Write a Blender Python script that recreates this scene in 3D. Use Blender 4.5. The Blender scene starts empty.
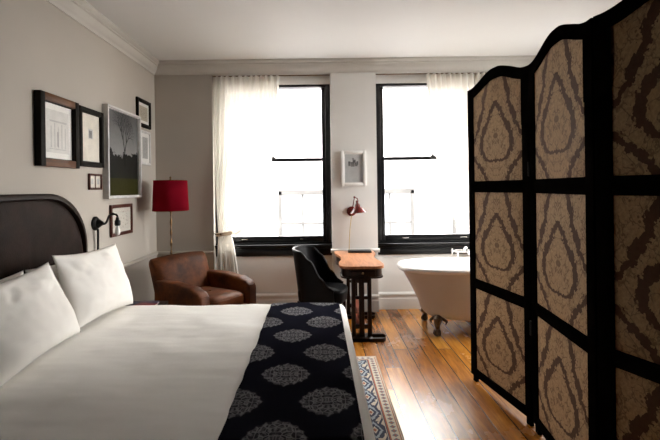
import bpy, bmesh, math, random
from mathutils import Vector, Matrix, noise, Euler
random.seed(7)
PI = math.pi
C = bpy.context.scene.collection

# ------------------------------------------------------------------ node helpers
class V:
    """a node socket with arithmetic"""
    def __init__(s, nt, sock): s.nt, s.s = nt, sock
    def _m(s, op, *a):
        n = s.nt.nodes.new('ShaderNodeMath'); n.operation = op
        for i, x in enumerate((s,) + a):
            if isinstance(x, V): s.nt.links.new(x.s, n.inputs[i])
            else: n.inputs[i].default_value = x
        return V(s.nt, n.outputs[0])
    def __add__(s, o): return s._m('ADD', o)
    __radd__ = __add__
    def __sub__(s, o): return s._m('SUBTRACT', o)
    def __rsub__(s, o): return (s * -1.0) + o
    def __mul__(s, o): return s._m('MULTIPLY', o)
    __rmul__ = __mul__
    def __truediv__(s, o): return s._m('DIVIDE', o)
    def abs(s): return s._m('ABSOLUTE')
    def floor(s): return s._m('FLOOR')
    def fract(s): return s._m('FRACT')
    def sqrt(s): return s._m('SQRT')
    def sin(s): return s._m('SINE')
    def lt(s, o): return s._m('LESS_THAN', o)
    def gt(s, o): return s._m('GREATER_THAN', o)
    def max(s, o): return s._m('MAXIMUM', o)
    def min(s, o): return s._m('MINIMUM', o)
    def atan2(s, o): return s._m('ARCTAN2', o)
    def step(s, a, b):            # smooth 0..1 between a and b
        n = s.nt.nodes.new('ShaderNodeMapRange'); n.interpolation_type = 'SMOOTHSTEP'
        s.nt.links.new(s.s, n.inputs[0]); n.inputs[1].default_value = a; n.inputs[2].default_value = b
        return V(s.nt, n.outputs[0])

class M:
    """a principled material under construction"""
    def __init__(s, name, col=(.5, .5, .5), rough=.5, metal=0., spec=.5, **kw):
        s.m = bpy.data.materials.new(name); s.m.use_nodes = True
        s.nt = s.m.node_tree; s.b = s.nt.nodes['Principled BSDF']; s.out = s.nt.nodes['Material Output']
        s.b.inputs['Base Color'].default_value = (*col, 1)
        s.b.inputs['Roughness'].default_value = rough
        s.b.inputs['Metallic'].default_value = metal
        s.b.inputs['Specular IOR Level'].default_value = spec
        for k, v in kw.items(): s.b.inputs[k.replace('_', ' ')].default_value = v
    def n(s, t): return s.nt.nodes.new(t)
    def l(s, a, b): s.nt.links.new(a.s if isinstance(a, V) else a, b)
    def coord(s, which='Object'):
        tc = s.n('ShaderNodeTexCoord'); sp = s.n('ShaderNodeSeparateXYZ')
        s.l(tc.outputs[which], sp.inputs[0])
        return [V(s.nt, o) for o in sp.outputs]
    def vec(s, x, y, z=0.):
        c = s.n('ShaderNodeCombineXYZ')
        for i, q in enumerate((x, y, z)):
            if isinstance(q, V): s.l(q, c.inputs[i])
            else: c.inputs[i].default_value = q
        return c.outputs[0]
    def noise(s, vec, scale=5., detail=3., rough=.5, dist=0.):
        t = s.n('ShaderNodeTexNoise'); s.l(vec, t.inputs['Vector'])
        t.inputs['Scale'].default_value = scale; t.inputs['Detail'].default_value = detail
        t.inputs['Roughness'].default_value = rough; t.inputs['Distortion'].default_value = dist
        return V(s.nt, t.outputs[0])
    def voro(s, vec, scale=5., feat='F1'):
        t = s.n('ShaderNodeTexVoronoi'); t.feature = feat
        s.l(vec, t.inputs['Vector']); t.inputs['Scale'].default_value = scale
        return V(s.nt, t.outputs['Distance'])
    def white(s, x, y=0.):
        t = s.n('ShaderNodeTexWhiteNoise'); s.l(s.vec(x, y), t.inputs['Vector'])
        return V(s.nt, t.outputs['Value'])
    def mix(s, f, a, b):
        t = s.n('ShaderNodeMix'); t.data_type = 'RGBA'
        if isinstance(f, V): s.l(f, t.inputs[0])
        else: t.inputs[0].default_value = f
        for q, i in ((a, 6), (b, 7)):
            if isinstance(q, tuple): t.inputs[i].default_value = (*q, 1)
            else: s.l(q, t.inputs[i])
        return t.outputs[2]
    def ramp(s, f, stops):
        t = s.n('ShaderNodeValToRGB'); s.l(f, t.inputs[0]); e = t.color_ramp.elements
        while len(e) < len(stops): e.new(.5)
        for k, (p, c) in enumerate(stops): e[k].position = p; e[k].color = (*c, 1)
        return t.outputs[0]
    def curve(s, f, pts):
        t = s.n('ShaderNodeFloatCurve'); s.l(f, t.inputs[1]); c = t.mapping.curves[0]
        c.points[0].location = pts[0]; c.points[-1].location = pts[-1]
        for p in pts[1:-1]: c.points.new(*p)
        t.mapping.update()
        return V(s.nt, t.outputs[0])
    def color(s, c): s.l(c, s.b.inputs['Base Color']); return s
    def roughness(s, r): s.l(r, s.b.inputs['Roughness']); return s
    def bump(s, h, strength=.3, dist=.01):
        t = s.n('ShaderNodeBump'); s.l(h, t.inputs['Height'])
        t.inputs['Strength'].default_value = strength; t.inputs['Distance'].default_value = dist
        s.l(t.outputs[0], s.b.inputs['Normal']); return s
    def ovec(s):
        tc = s.n('ShaderNodeTexCoord'); return tc.outputs['Object']

def mottled(name, c1, c2, scale=4., rough=.5, bump=0., bscale=60., **kw):
    m = M(name, c1, rough, **kw); o = m.ovec()
    m.color(m.mix(m.noise(o, scale, 4).step(.35, .65), c1, c2))
    if bump: m.bump(m.noise(o, bscale, 3), bump, .004)
    return m.m

# ------------------------------------------------------------------ mesh helpers
def B(): return bmesh.new()

def box(bm, x0, x1, y0, y1, z0, z1, bev=0., seg=2, mi=0):
    vs = [bm.verts.new((x, y, z)) for x in (x0, x1) for y in (y0, y1) for z in (z0, z1)]
    idx = [(0, 1, 3, 2), (4, 6, 7, 5), (0, 4, 5, 1), (2, 3, 7, 6), (0, 2, 6, 4), (1, 5, 7, 3)]
    fs = [bm.faces.new([vs[i] for i in f]) for f in idx]
    for f in fs: f.material_index = mi
    if bev:
        es = list({e for f in fs for e in f.edges})
        r = bmesh.ops.bevel(bm, geom=es, offset=bev, segments=seg, profile=.5, affect='EDGES')
        for f in r['faces']: f.material_index = mi
    return vs

def prism(bm, pts, axis, a, b, bev=0., seg=2, mi=0):
    """polygon pts (2d) extruded from a to b along axis; 2d order is the other two axes in xyz order"""
    def p3(p, t):
        return {'x': (t, p[0], p[1]), 'y': (p[0], t, p[1]), 'z': (p[0], p[1], t)}[axis]
    A = [bm.verts.new(p3(p, a)) for p in pts]; D = [bm.verts.new(p3(p, b)) for p in pts]
    n = len(pts); fs = [bm.faces.new(A[::-1]), bm.faces.new(D)]
    for i in range(n): fs.append(bm.faces.new((A[i], A[(i+1) % n], D[(i+1) % n], D[i])))
    for f in fs: f.material_index = mi
    if bev:
        es = list(set(fs[0].edges) | set(fs[1].edges))
        bmesh.ops.bevel(bm, geom=es, offset=bev, segments=seg, profile=.5, affect='EDGES')
    return fs

def tube(bm, pts, rad, n=10, caps=True, mi=0):
    pts = [Vector(p) for p in pts]
    rs = rad if isinstance(rad, (list, tuple)) else [rad]*len(pts)
    rings = []; prev = None
    for i, p in enumerate(pts):
        d = (pts[min(i+1, len(pts)-1)] - pts[max(i-1, 0)]).normalized()
        if prev is None:
            a = d.orthogonal().normalized()
        else:
            a = (prev - d*prev.dot(d)).normalized()
        prev = a; b = d.cross(a)
        rings.append([bm.verts.new(p + rs[i]*(math.cos(2*PI*k/n)*a + math.sin(2*PI*k/n)*b)) for k in range(n)])
    for i in range(len(rings)-1):
        for k in range(n):
            f = bm.faces.new((rings[i][k], rings[i][(k+1) % n], rings[i+1][(k+1) % n], rings[i+1][k])); f.material_index = mi
    if caps:
        bm.faces.new(rings[0][::-1]).material_index = mi; bm.faces.new(rings[-1]).material_index = mi

def lathe(bm, prof, c=(0, 0, 0), n=32, mat=None, caps=True):
    """prof: list of (r, z); optional Matrix turns it"""
    T = (mat or Matrix()); rings = []
    for r, z in prof:
        rings.append([bm.verts.new(Vector(c) + T @ Vector((r*math.cos(2*PI*k/n), r*math.sin(2*PI*k/n), z))) for k in range(n)])
    for i in range(len(rings)-1):
        for k in range(n):
            bm.faces.new((rings[i][k], rings[i][(k+1) % n], rings[i+1][(k+1) % n], rings[i+1][k]))
    if caps:
        if prof[0][0] > 1e-4: bm.faces.new(rings[0][::-1])
        if prof[-1][0] > 1e-4: bm.faces.new(rings[-1])
    bmesh.ops.remove_doubles(bm, verts=list(bm.verts), dist=1e-5)

def grid(bm, fn, nu, nv, close_u=False, uvfn=None, mi=0):
    uvl = bm.loops.layers.uv.verify()
    vs = [[bm.verts.new(fn(i/nu, j/nv)) for j in range(nv+1)] for i in range(nu if close_u else nu+1)]
    for i in range(nu):
        for j in range(nv):
            i2 = (i+1) % nu if close_u else i+1
            f = bm.faces.new((vs[i][j], vs[i2][j], vs[i2][j+1], vs[i][j+1])); f.material_index = mi
            for lp, (a, b) in zip(f.loops, ((i, j), (i+1, j), (i+1, j+1), (i, j+1))):
                lp[uvl].uv = uvfn(a/nu, b/nv) if uvfn else (a/nu, b/nv)
    return vs

def ball(bm, c, r, sx=1, sy=1, sz=1, u=16, v=10):
    bmesh.ops.create_uvsphere(bm, u_segments=u, v_segments=v, radius=r,
        matrix=Matrix.Translation(c) @ Matrix.Diagonal((sx, sy, sz, 1)))

def obj(name, bm, mats, parent=None, smooth=True, sub=0, solid=0., ang=35, flipfix=True):
    if flipfix: bmesh.ops.recalc_face_normals(bm, faces=list(bm.faces))
    me = bpy.data.meshes.new(name); bm.to_mesh(me); bm.free()
    for m in (mats if isinstance(mats, (list, tuple)) else [mats]): me.materials.append(m)
    o = bpy.data.objects.new(name, me); C.objects.link(o)
    if smooth:
        for p in me.polygons: p.use_smooth = True
        if ang and hasattr(me, 'set_sharp_from_angle'): me.set_sharp_from_angle(angle=math.radians(ang))
    if parent: o.parent = parent
    if solid:
        s = o.modifiers.new('solid', 'SOLIDIFY'); s.thickness = solid; s.offset = 0
    if sub:
        s = o.modifiers.new('sub', 'SUBSURF'); s.levels = sub; s.render_levels = sub
    return o

def tag(o, label, cat, group=None):
    o['label'] = label; o['category'] = cat
    if group: o['group'] = group
    return o

def thing(name, label, cat, loc=(0, 0, 0), rotz=0., group=None):
    o = bpy.data.objects.new(name, None); C.objects.link(o); o.empty_display_size = .1
    o.location = loc; o.rotation_euler = (0, 0, rotz)
    return tag(o, label, cat, group)

def struct(name, bm, mats, parent=None, smooth=False, **kw):
    o = obj(name, bm, mats, parent, smooth=smooth, **kw)
    if parent is None: o['kind'] = 'structure'
    return o

def bez(p0, p1, p2, p3, n=12):
    p0, p1, p2, p3 = map(Vector, (p0, p1, p2, p3))
    return [(1-t)**3*p0 + 3*(1-t)**2*t*p1 + 3*(1-t)*t*t*p2 + t**3*p3 for t in (i/n for i in range(n+1))]

def lerp(a, b, t): return a + (b-a)*t
def interp(x, pts):
    if x <= pts[0][0]: return pts[0][1]
    for (x0, y0), (x1, y1) in zip(pts, pts[1:]):
        if x <= x1:
            t = (x-x0)/(x1-x0); t = t*t*(3-2*t)
            return lerp(y0, y1, t)
    return pts[-1][1]
def fbm(x, y, z=0., s=1., o=3): return noise.fractal(Vector((x*s, y*s, z*s)), .6, 2., o)

# ------------------------------------------------------------------ materials
WALL = mottled('wall_paint', (.42, .382, .332), (.44, .40, .348), 1.2, .75, .05, 120.)
CEIL = mottled('ceiling_paint', (.69, .685, .67), (.71, .705, .69), 1.0, .7)
TRIM = mottled('trim_paint', (.71, .695, .665), (.73, .715, .685), 3., .45)
CROWN = mottled('crown_paint', (.50, .475, .435), (.53, .505, .46), 3., .6)
BLACKW = mottled('black_window_paint', (.005, .005, .0055), (.008, .008, .009), 8., .28, spec=.3)
BLACKM = mottled('black_metal', (.006, .006, .006), (.010, .009, .008), 20., .4, spec=.25)
BRASS = mottled('aged_brass', (.20, .12, .055), (.11, .065, .03), 30., .32, metal=1.)
CHROME = M('chrome', (.8, .8, .8), .12, 1.).m
DARKW = mottled('dark_wood', (.010, .005, .0035), (.016, .008, .005), 12., .38, .05, 80., spec=.08)
SCREENW = mottled('black_lacquer', (.003, .0025, .002), (.005, .004, .0035), 14., .5, spec=.0)
LINEN = mottled('white_linen', (.86, .84, .80), (.88, .86, .825), 6., .85, .08, 300., spec=.2)
PILLOWM = mottled('white_pillow_cotton', (.84, .81, .765), (.86, .835, .79), 6., .85, .08, 250., spec=.2)

def floor_mat():
    m = M('pine_floorboards', (.4, .2, .07), .3, spec=.75, Coat_Weight=.3, Coat_Roughness=.24)
    x, y, z = m.coord('Object')
    w = .135
    bx = x / w; ib = bx.floor(); fx = bx.fract()
    ln = y / 1.9 + m.white(ib, 3.3) * 5.; il = ln.floor(); fl = ln.fract()
    r1 = m.white(ib, il * 1.37); r2 = m.white(ib + 7.7, il + 2.2)
    grain = m.noise(m.vec(x * 9. + r1 * 40., y * .9 + r2 * 20.), 3., 6, .6, .6)
    fine = m.noise(m.vec(x * 60. + r1 * 40., y * 2.5), 3., 4, .6)
    t = grain * .55 + r1 * .35 + fine * .2
    col = m.ramp(t, [(.25, (.10, .028, .005)), (.42, (.29, .098, .012)), (.6, (.52, .205, .028)), (.8, (.70, .33, .06))])
    streak = m.noise(m.vec(x * 30., y * .8, r1 * 9.), 1.2, 5, .7).step(.52, .75)
    col = m.mix(streak * .6, col, (.09, .032, .010))
    knots = m.voro(m.vec(x * 3.5 + r1 * 9., y * 1.1), 1.6).lt(.045)
    col = m.mix(knots * .7, col, (.07, .03, .012))
    gap = ((fx.lt(.034)).max(fx.gt(.972))).max(fl.lt(.004))
    col = m.mix(gap * .9, col, (.025, .012, .006))
    m.color(col)
    wear = m.noise(m.vec(x * 2., y * 1.2, 9.), 2., 5, .6)
    m.roughness(wear * .14 + .19)
    m.bump(gap * -1. + fine * .12 + m.noise(m.vec(x * 7., y * 1.0), 1., 2) * .5, .22, .004)
    return m.m
FLOORM = floor_mat()
ADDED_DARK = mottled('added_dark_panelling', (.035, .02, .012), (.05, .028, .016), 6., .5)  # dark finish added to the unseen entrance end to lower bounce light

def leather(name, c1, c2, rough, bs=140., bump=.25, spec=.35):
    m = M(name, c1, rough, spec=spec); o = m.ovec()
    m.color(m.mix(m.noise(o, 5., 5, .65).step(.3, .7), c1, c2))
    m.bump(m.voro(o, bs) + m.noise(o, 9., 3) * 2., bump, .003)
    n = m.noise(o, 11., 3)
    m.roughness(n * .25 + (rough - .12))
    return m.m
LEATHERB = leather('cognac_leather', (.135, .040, .010), (.036, .010, .0035), .48, spec=.12)
LEATHERK = leather('black_leather', (.004, .004, .0045), (.007, .007, .008), .38, spec=.10)
LEATHERH = leather('dark_brown_headboard_leather', (.026, .0145, .0105), (.013, .007, .005), .5, 90., .35, spec=.06)

def curtain_mat():
    m = M('sheer_curtain', (.9, .87, .8), .9)
    nt = m.nt; nt.nodes.remove(m.b)
    d = m.n('ShaderNodeBsdfDiffuse'); d.inputs[0].default_value = (.86, .83, .77, 1)
    t = m.n('ShaderNodeBsdfTranslucent'); t.inputs[0].default_value = (.66, .63, .575, 1)
    tr = m.n('ShaderNodeBsdfTransparent')
    a = m.n('ShaderNodeMixShader'); a.inputs[0].default_value = .30
    b = m.n('ShaderNodeMixShader'); b.inputs[0].default_value = .03
    m.l(d.outputs[0], a.inputs[1]); m.l(t.outputs[0], a.inputs[2])
    m.l(a.outputs[0], b.inputs[1]); m.l(tr.outputs[0], b.inputs[2]); m.l(b.outputs[0], m.out.inputs[0])
    return m.m
CURTAIN = curtain_mat()

def glass_mat(name, refl=.06, tint=(1, 1, 1)):
    m = M(name); m.nt.nodes.remove(m.b)
    g = m.n('ShaderNodeBsdfGlossy'); g.inputs['Roughness'].default_value = .02
    t = m.n('ShaderNodeBsdfTransparent'); t.inputs[0].default_value = (*tint, 1)
    fr = m.n('ShaderNodeFresnel'); fr.inputs[0].default_value = 1.45
    mx = m.n('ShaderNodeMixShader'); ge = m.n('ShaderNodeNewGeometry')
    front = V(m.nt, fr.outputs[0]) * (1.0 - V(m.nt, ge.outputs['Backfacing']))
    m.l(front, mx.inputs[0]); m.l(t.outputs[0], mx.inputs[1]); m.l(g.outputs[0], mx.inputs[2])
    m.l(mx.outputs[0], m.out.inputs[0])
    return m.m
GLASS = glass_mat('window_glass')
PGLASS = glass_mat('picture_glass')

def runner_mat():
    m = M('navy_medallion_damask', (.012, .012, .018), .7, spec=.0)
    u, v, _ = m.coord('UV')         # metres: u across, v along
    def lattice(x0, y0):
        lx = (((u - x0) / .385 + .5).fract() - .5) * .385
        ly = (((v - y0) / .545 + .5).fract() - .5) * .545
        ax = lx.abs() / .118; ay = ly.abs() / .128
        r = (ax * ax + ay * ay).sqrt() + (ax * ay) * .22; a = (ly / .128).atan2(lx / .118)
        scal = (a * 8.).sin().abs() * .10
        edge = (r + scal).step(1.08, .95)
        lace = m.voro(m.vec(ax, ay), 5.0, 'DISTANCE_TO_EDGE').step(.10, .04)
        lace2 = m.noise(m.vec(ax, ay, 3.), 6., 2).step(.50, .56)
        ringp = ((r * 15. + scal * 12.).sin()).step(-.1, .4)
        ray = ((a * 16.).sin()).step(.0, .5)
        body = lace * .7 + lace2 * .25 + ringp * ray * .45 + .12
        return edge * body.min(1.)
    f = lattice(-.165, 2.145).max(lattice(.0275, 2.4175))
    weave = m.noise(m.vec(u, v), 700., 1)
    col = m.mix((f * (weave * .5 + .65)).min(1.), (.011, .011, .017), (.24, .236, .245))
    m.color(col); m.roughness(.62 - f * .1)
    m.bump(f + weave * .3, .25, .002)
    return m.m
RUNNERM = runner_mat()

def damask_mat():
    m = M('beige_brown_damask', (.5, .4, .28), .75, spec=.25)
    u, v, _ = m.coord('UV')
    au = (u - .5).abs() * 2.
    mv = m.vec(au, v * 1.6)
    wob = (m.noise(mv, 6., 3, .6) - .5) * .30
    wob2 = (m.noise(mv, 16., 2, .6) - .5) * .22
    w = wob + wob2
    g = m.n('ShaderNodeNewGeometry')
    a1 = m.curve(v, [(0, 0.), (.19, .0), (.2, .28), (.27, .50), (.39, .62), (.52, .52), (.62, .28), (.70, .16), (.77, .02), (.79, 0), (1, 0)])
    a2 = m.curve(v, [(0, 1.), (.42, 1.), (.5, .92), (.62, .72), (.74, .58), (.84, .5), (1, .34)])
    a3 = m.curve(v, [(0, .40), (.1, .55), (.2, .78), (.27, .95), (.33, 1.), (1, 1.)])
    on1 = v.gt(.2) * v.lt(.78); on2 = v.gt(.45); on3 = v.lt(.3)
    th = m.noise(mv, 9., 2) * .16 + .004
    l1 = ((au - a1 + w).abs()).lt(th) * on1
    l2 = ((au - a2 + w).abs()).lt(th) * on2
    l3 = ((au - a3 + w).abs()).lt(th) * on3
    base = (((v - .2 + w * .25).abs()).lt(.014) * au.lt(.3))
    spots = m.voro(m.vec(au, v * 1.9), 8.).lt(.16) * m.noise(mv, 4., 1).gt(.45)
    leaf = m.voro(m.vec(au + wob, v * 1.9 + wob), 7., 'DISTANCE_TO_EDGE').lt(.05) * m.noise(mv, 4.5, 2).gt(.44)
    bud = (((au * au) * 14. + (v - .44) * (v - .44) * 190.).lt(.12))
    dark = l1.max(l2).max(l3).max(base).max(spots * .6).max(leaf * .55).max(bud * .7)
    mot = m.noise(mv, 22., 4, .7).step(.35, .65)
    light = m.mix(mot, (.39, .245, .125), (.53, .355, .19))
    m.color(m.mix(dark * .9, light, (.060, .021, .011)))
    m.bump(dark * -1. + m.noise(m.vec(u, v), 90., 2) * .4, .35, .003)
    return m.m
DAMASK = damask_mat()

def rug_mat():
    m = M('persian_rug', (.6, .5, .4), .95, spec=.1)
    x, y, z = m.coord('Object')     # origin at the far right corner, x<0 inward, y<0 toward viewer
    d = (x * -1.).min(y * -1.)      # distance from border
    along = (y * -1.).max(x * -1.)
    def band(a, b): return d.gt(a) * d.lt(b)
    cream = (.62, .55, .44); navy = (.035, .055, .11); rust = (.36, .10, .055); field = (.30, .07, .045)
    col = m.mix(d.gt(.0), cream, cream)
    # small guard with little diamonds
    s = along / .048; fs = (s.fract() - .5).abs() * 2.; dc = ((d - .046).abs()) / .024
    dia = (fs + dc).lt(.85)
    dia2 = (fs + dc).lt(.4)
    col = m.mix(dia * band(.02, .074), col, (.13, .16, .22))
    col = m.mix(dia2 * band(.02, .074), col, rust)
    col = m.mix(band(.0, .008), col, (.38, .27, .19))
    col = m.mix(band(.014, .020), col, rust); col = m.mix(band(.074, .084), col, rust)
    col = m.mix(band(.084, .090), col, navy)
    # main border: blue leafy motifs on cream
    mb = band(.094, .225)
    t = along / .22; ft = (t.fract() - .5).abs() * 2.; dm = ((d - .16).abs()) / .064
    nz = m.noise(m.vec(x, y), 34., 2)
    blob = (ft * .8 + dm * .8 + (nz - .5) * 1.3).lt(1.02)
    core = (ft + dm * 1.2).lt(.38)
    petal = ((ft * .9 + dm - .72 + (nz - .5) * .5).abs()).lt(.13)
    vine = ((dm - .85 + (t * PI * 2.).sin() * .25).abs()).lt(.12)
    col = m.mix(blob * mb, col, (.018, .036, .085))
    col = m.mix(petal * mb, col, (.35, .42, .47))
    col = m.mix(vine * mb, col, (.018, .036, .085))
    col = m.mix(core * mb, col, cream)
    col = m.mix((core * (ft + dm).lt(.18)) * mb, col, rust)
    col = m.mix(band(.225, .235), col, rust)
    col = m.mix(band(.235, .30), col, cream)
    s2 = along / .06; f2 = (s2.fract() - .5).abs() * 2.
    col = m.mix((f2 + ((d - .267).abs()) / .03).lt(.8) * band(.24, .295), col, rust)
    f3 = d.gt(.32)
    vor = m.voro(m.vec(x, y), 9.)
    col = m.mix(f3, col, m.mix(vor.step(.2, .35), navy, field))
    wv = m.noise(m.vec(x * 4., y), 220., 2)
    col = m.mix(wv * .35, col, (.30, .25, .20))
    m.color(col); m.bump(wv, .5, .004)
    return m.m

def wood_mat(name, c1, c2, rough, axis='y', sc=1., spec=.4):
    m = M(name, c1, rough, spec=spec); x, y, z = m.coord('Object')
    if axis == 'y': vv = m.vec(x * 14., y * 1.5, z * 14.)
    elif axis == 'z': vv = m.vec(x * 14., y * 14., z * 1.5)
    else: vv = m.vec(x * 1.5, y * 14., z * 14.)
    g = m.noise(vv, 2. * sc, 6, .6, .8)
    m.color(m.mix(g.step(.3, .7), c1, c2)); m.bump(g, .1, .002)
    return m.m
DESKTOP = wood_mat('polished_desk_wood', (.26, .095, .035), (.48, .21, .095), .28)
DESKD = wood_mat('dark_desk_wood', (.012, .006, .004), (.024, .010, .006), .35, 'z', spec=.2)
REDW = wood_mat('reddish_wood', (.30, .075, .035), (.18, .04, .022), .35)

# ------------------------------------------------------------------ room shell
XL, XR, YB, YF, ZC = -1.96, 2.84, 5.44, -1.6, 3.04
BAY = [(-1.265, .165), (.715, 2.145)]
YBAY = 5.54; ZS, ZH = .68, 2.775
b = B(); box(b, XL-.2, XR+.2, YF-.2, 5.84, -.12, 0); struct('floor', b, FLOORM)
b = B(); box(b, XL-.2, XR+.2, YF-.2, 5.84, ZC, ZC+.12); struct('ceiling', b, CEIL)
b = B(); box(b, XL, XR, YF, 2.5, 2.63, ZC-.001); struct('ceiling_light_block', b, ADDED_DARK)  # unseen lowered ceiling, added to keep bounce light off the near bed
b = B(); box(b, XL-.2, XL, 2.5, 5.84, 0, ZC); box(b, XL-.2, XL, YF-.2, 2.5, 0, ZC, mi=1); struct('wall_left', b, [WALL, ADDED_DARK])
SY0, SY1 = 3.95, 5.20           # unseen side window by the foot of the bathtub, added for its light
b = B(); box(b, XR, XR+.2, 2.15, SY0, 0, ZC); box(b, XR, XR+.2, YF-.2, 2.15, 0, ZC, mi=1); box(b, XR, XR+.2, SY1, 5.84, 0, ZC); box(b, XR, XR+.2, SY0, SY1, 0, ZS+.02); box(b, XR, XR+.2, SY0, SY1, 2.885, ZC)
struct('wall_right', b, [WALL, ADDED_DARK])
b = B(); box(b, XL, XR, YF-.2, YF, 0, ZC); struct('wall_rear', b, ADDED_DARK)
b = B()
box(b, XL, BAY[0][0], YB, 5.84, 0, ZC); box(b, BAY[0][1], BAY[1][0], YB, 5.84, 0, ZC, mi=1); box(b, BAY[1][1], XR, YB, 5.84, 0, ZC)
for x0, x1 in BAY:
    box(b, x0, x1, YBAY, 5.84, 0, ZS+.02, mi=1)
    box(b, x0, x1, YBAY, 5.84, ZH+.0, ZC, mi=1)
struct('wall_back', b, [WALL, TRIM])

# crown moulding
prof = [(0, 2.89), (.010, 2.89), (.014, 2.905), (.020, 2.916), (.030, 2.924), (.042, 2.938), (.052, 2.958), (.058, 2.98), (.070, 2.987),
        (.070, 3.0), (.082, 3.007), (.094, 3.02), (.096, ZC), (0, ZC)]
b = B(); prism(b, [(XL+p, z) for p, z in prof], 'y', 2.5, YB); struct('trim_1', b, CROWN, smooth=True, ang=25)
b = B(); prism(b, [(YB-p, z) for p, z in prof], 'x', XL, XR)
for x0, x1 in BAY: box(b, x0, x1, YB-.001, YBAY, 2.885, ZC)
struct('trim_2', b, CROWN, smooth=True, ang=25)
b = B(); prism(b, [(XR-p, z) for p, z in prof], 'y', 2.15, YB); struct('trim_3', b, CROWN, smooth=True, ang=25)
# chair rails
cr = [(0, .715), (.012, .715), (.018, .728), (.03, .735), (.03, .752), (.018, .758), (0, .762)]
b = B(); prism(b, [(XL+p, z) for p, z in cr], 'y', YF, YB); struct('trim_4', b, WALL)
b = B(); prism(b, [(YB-p, z) for p, z in cr], 'x', XL, BAY[0][0]); struct('trim_5', b, WALL)
b = B(); prism(b, [(YB-p, z) for p, z in cr], 'x', BAY[0][1]-.02, BAY[1][0]+.02); struct('trim_6', b, TRIM)
# baseboards
bb = [(0, 0), (.022, 0), (.022, .13), (.016, .14), (.016, .165), (.026, .172), (.026, .19), (.012, .205), (0, .21)]
b = B()
prism(b, [(YB-p, z) for p, z in bb], 'x', XL, BAY[0][0]); prism(b, [(YB-p, z) for p, z in bb], 'x', BAY[0][1], BAY[1][0])
prism(b, [(YB-p, z) for p, z in bb], 'x', BAY[1][1], XR)
for x0, x1 in BAY: prism(b, [(YBAY-p, z) for p, z in bb], 'x', x0, x1)
struct('baseboard_back', b, TRIM)
b = B(); prism(b, [(XL+p, z) for p, z in bb], 'y', YF, YB); struct('baseboard_left', b, WALL)
b = B(); prism(b, [(XR-p, z) for p, z in bb], 'y', YF, YB); struct('baseboard_right', b, TRIM)

# windows (black double-hung sashes) -------------------------------------------
def window(nm, x0, x1, side=False):
    r = bpy.data.objects.new(nm, None); C.objects.link(r); r['kind'] = 'structure'
    r.location = (XR, (x0+x1)/2, 0) if side else ((x0+x1)/2, YBAY, 0); w = (x1-x0)/2
    if side: r.rotation_euler = (0, 0, -PI/2)
    b = B()       # outer frame
    box(b, -w+.005, -w+.065, -.005, .2, ZS, ZH, .004); box(b, w-.065, w-.005, -.005, .2, ZS, ZH, .004)
    box(b, -w+.005, w-.005, -.005, .2, ZH-.03, ZH, .004)
    obj('frame', b, BLACKW, r)
    b = B(); box(b, -w, w, -.02, .1, ZH, 2.885, .004); obj('head_casing', b, TRIM, r)
    b = B()       # stool and apron
    box(b, -w+.002, w-.002, -.075, .2, .79, .815, .008); box(b, -w+.002, w-.002, -.028, 0, .672, .765, .006)
    box(b, -w+.002, w-.002, -.045, 0, .765, .79, .006)
    box(b, -w+.002, w-.002, -.02, .2, .815, .835, .003)
    obj('sill', b, BLACKW, r)
    zm = 1.853
    def sash(name, y, z0, z1, bot, top):
        b = B(); st = .05; a = w-.06
        box(b, -a, -a+st, y, y+.035, z0, z1, .004); box(b, a-st, a, y, y+.035, z0, z1, .004)
        box(b, -a+st, a-st, y, y+.035, z0, z0+bot, .004); box(b, -a+st, a-st, y, y+.035, z1-top, z1, .004)
        s = obj(name, b, BLACKW, r)
        b = B(); box(b, -a+st-.005, a-st+.005, y+.014, y+.018, z0+bot-.005, z1-top+.005)
        obj('pane', b, GLASS, s)
        return s
    lo = sash('lower_sash', .02, .835, zm+.02, .075, .04)
    up = sash('upper_sash', .065, zm-.02, ZH-.02, .04, .012)
    b = B(); box(b, -.03, .03, .025, .055, zm+.02, zm+.035, .004); lathe(b, [(.0, 0), (.012, 0), (.012, .02), (.0, .024)], (0, .04, zm+.033), 12)
    obj('sash_lock', b, BLACKM, lo)
    for s in (-.36, .36):
        b = B(); box(b, s-.04, s+.04, .004, .02, .868, .88, .004); obj('sash_lift', b, CHROME, lo)
    return r
for i, (x0, x1) in enumerate(BAY): window('window_%d' % (i+1), x0, x1)
window('window_3', SY0, SY1, True)  # hidden behind the screen, added to light the pier from the right

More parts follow.
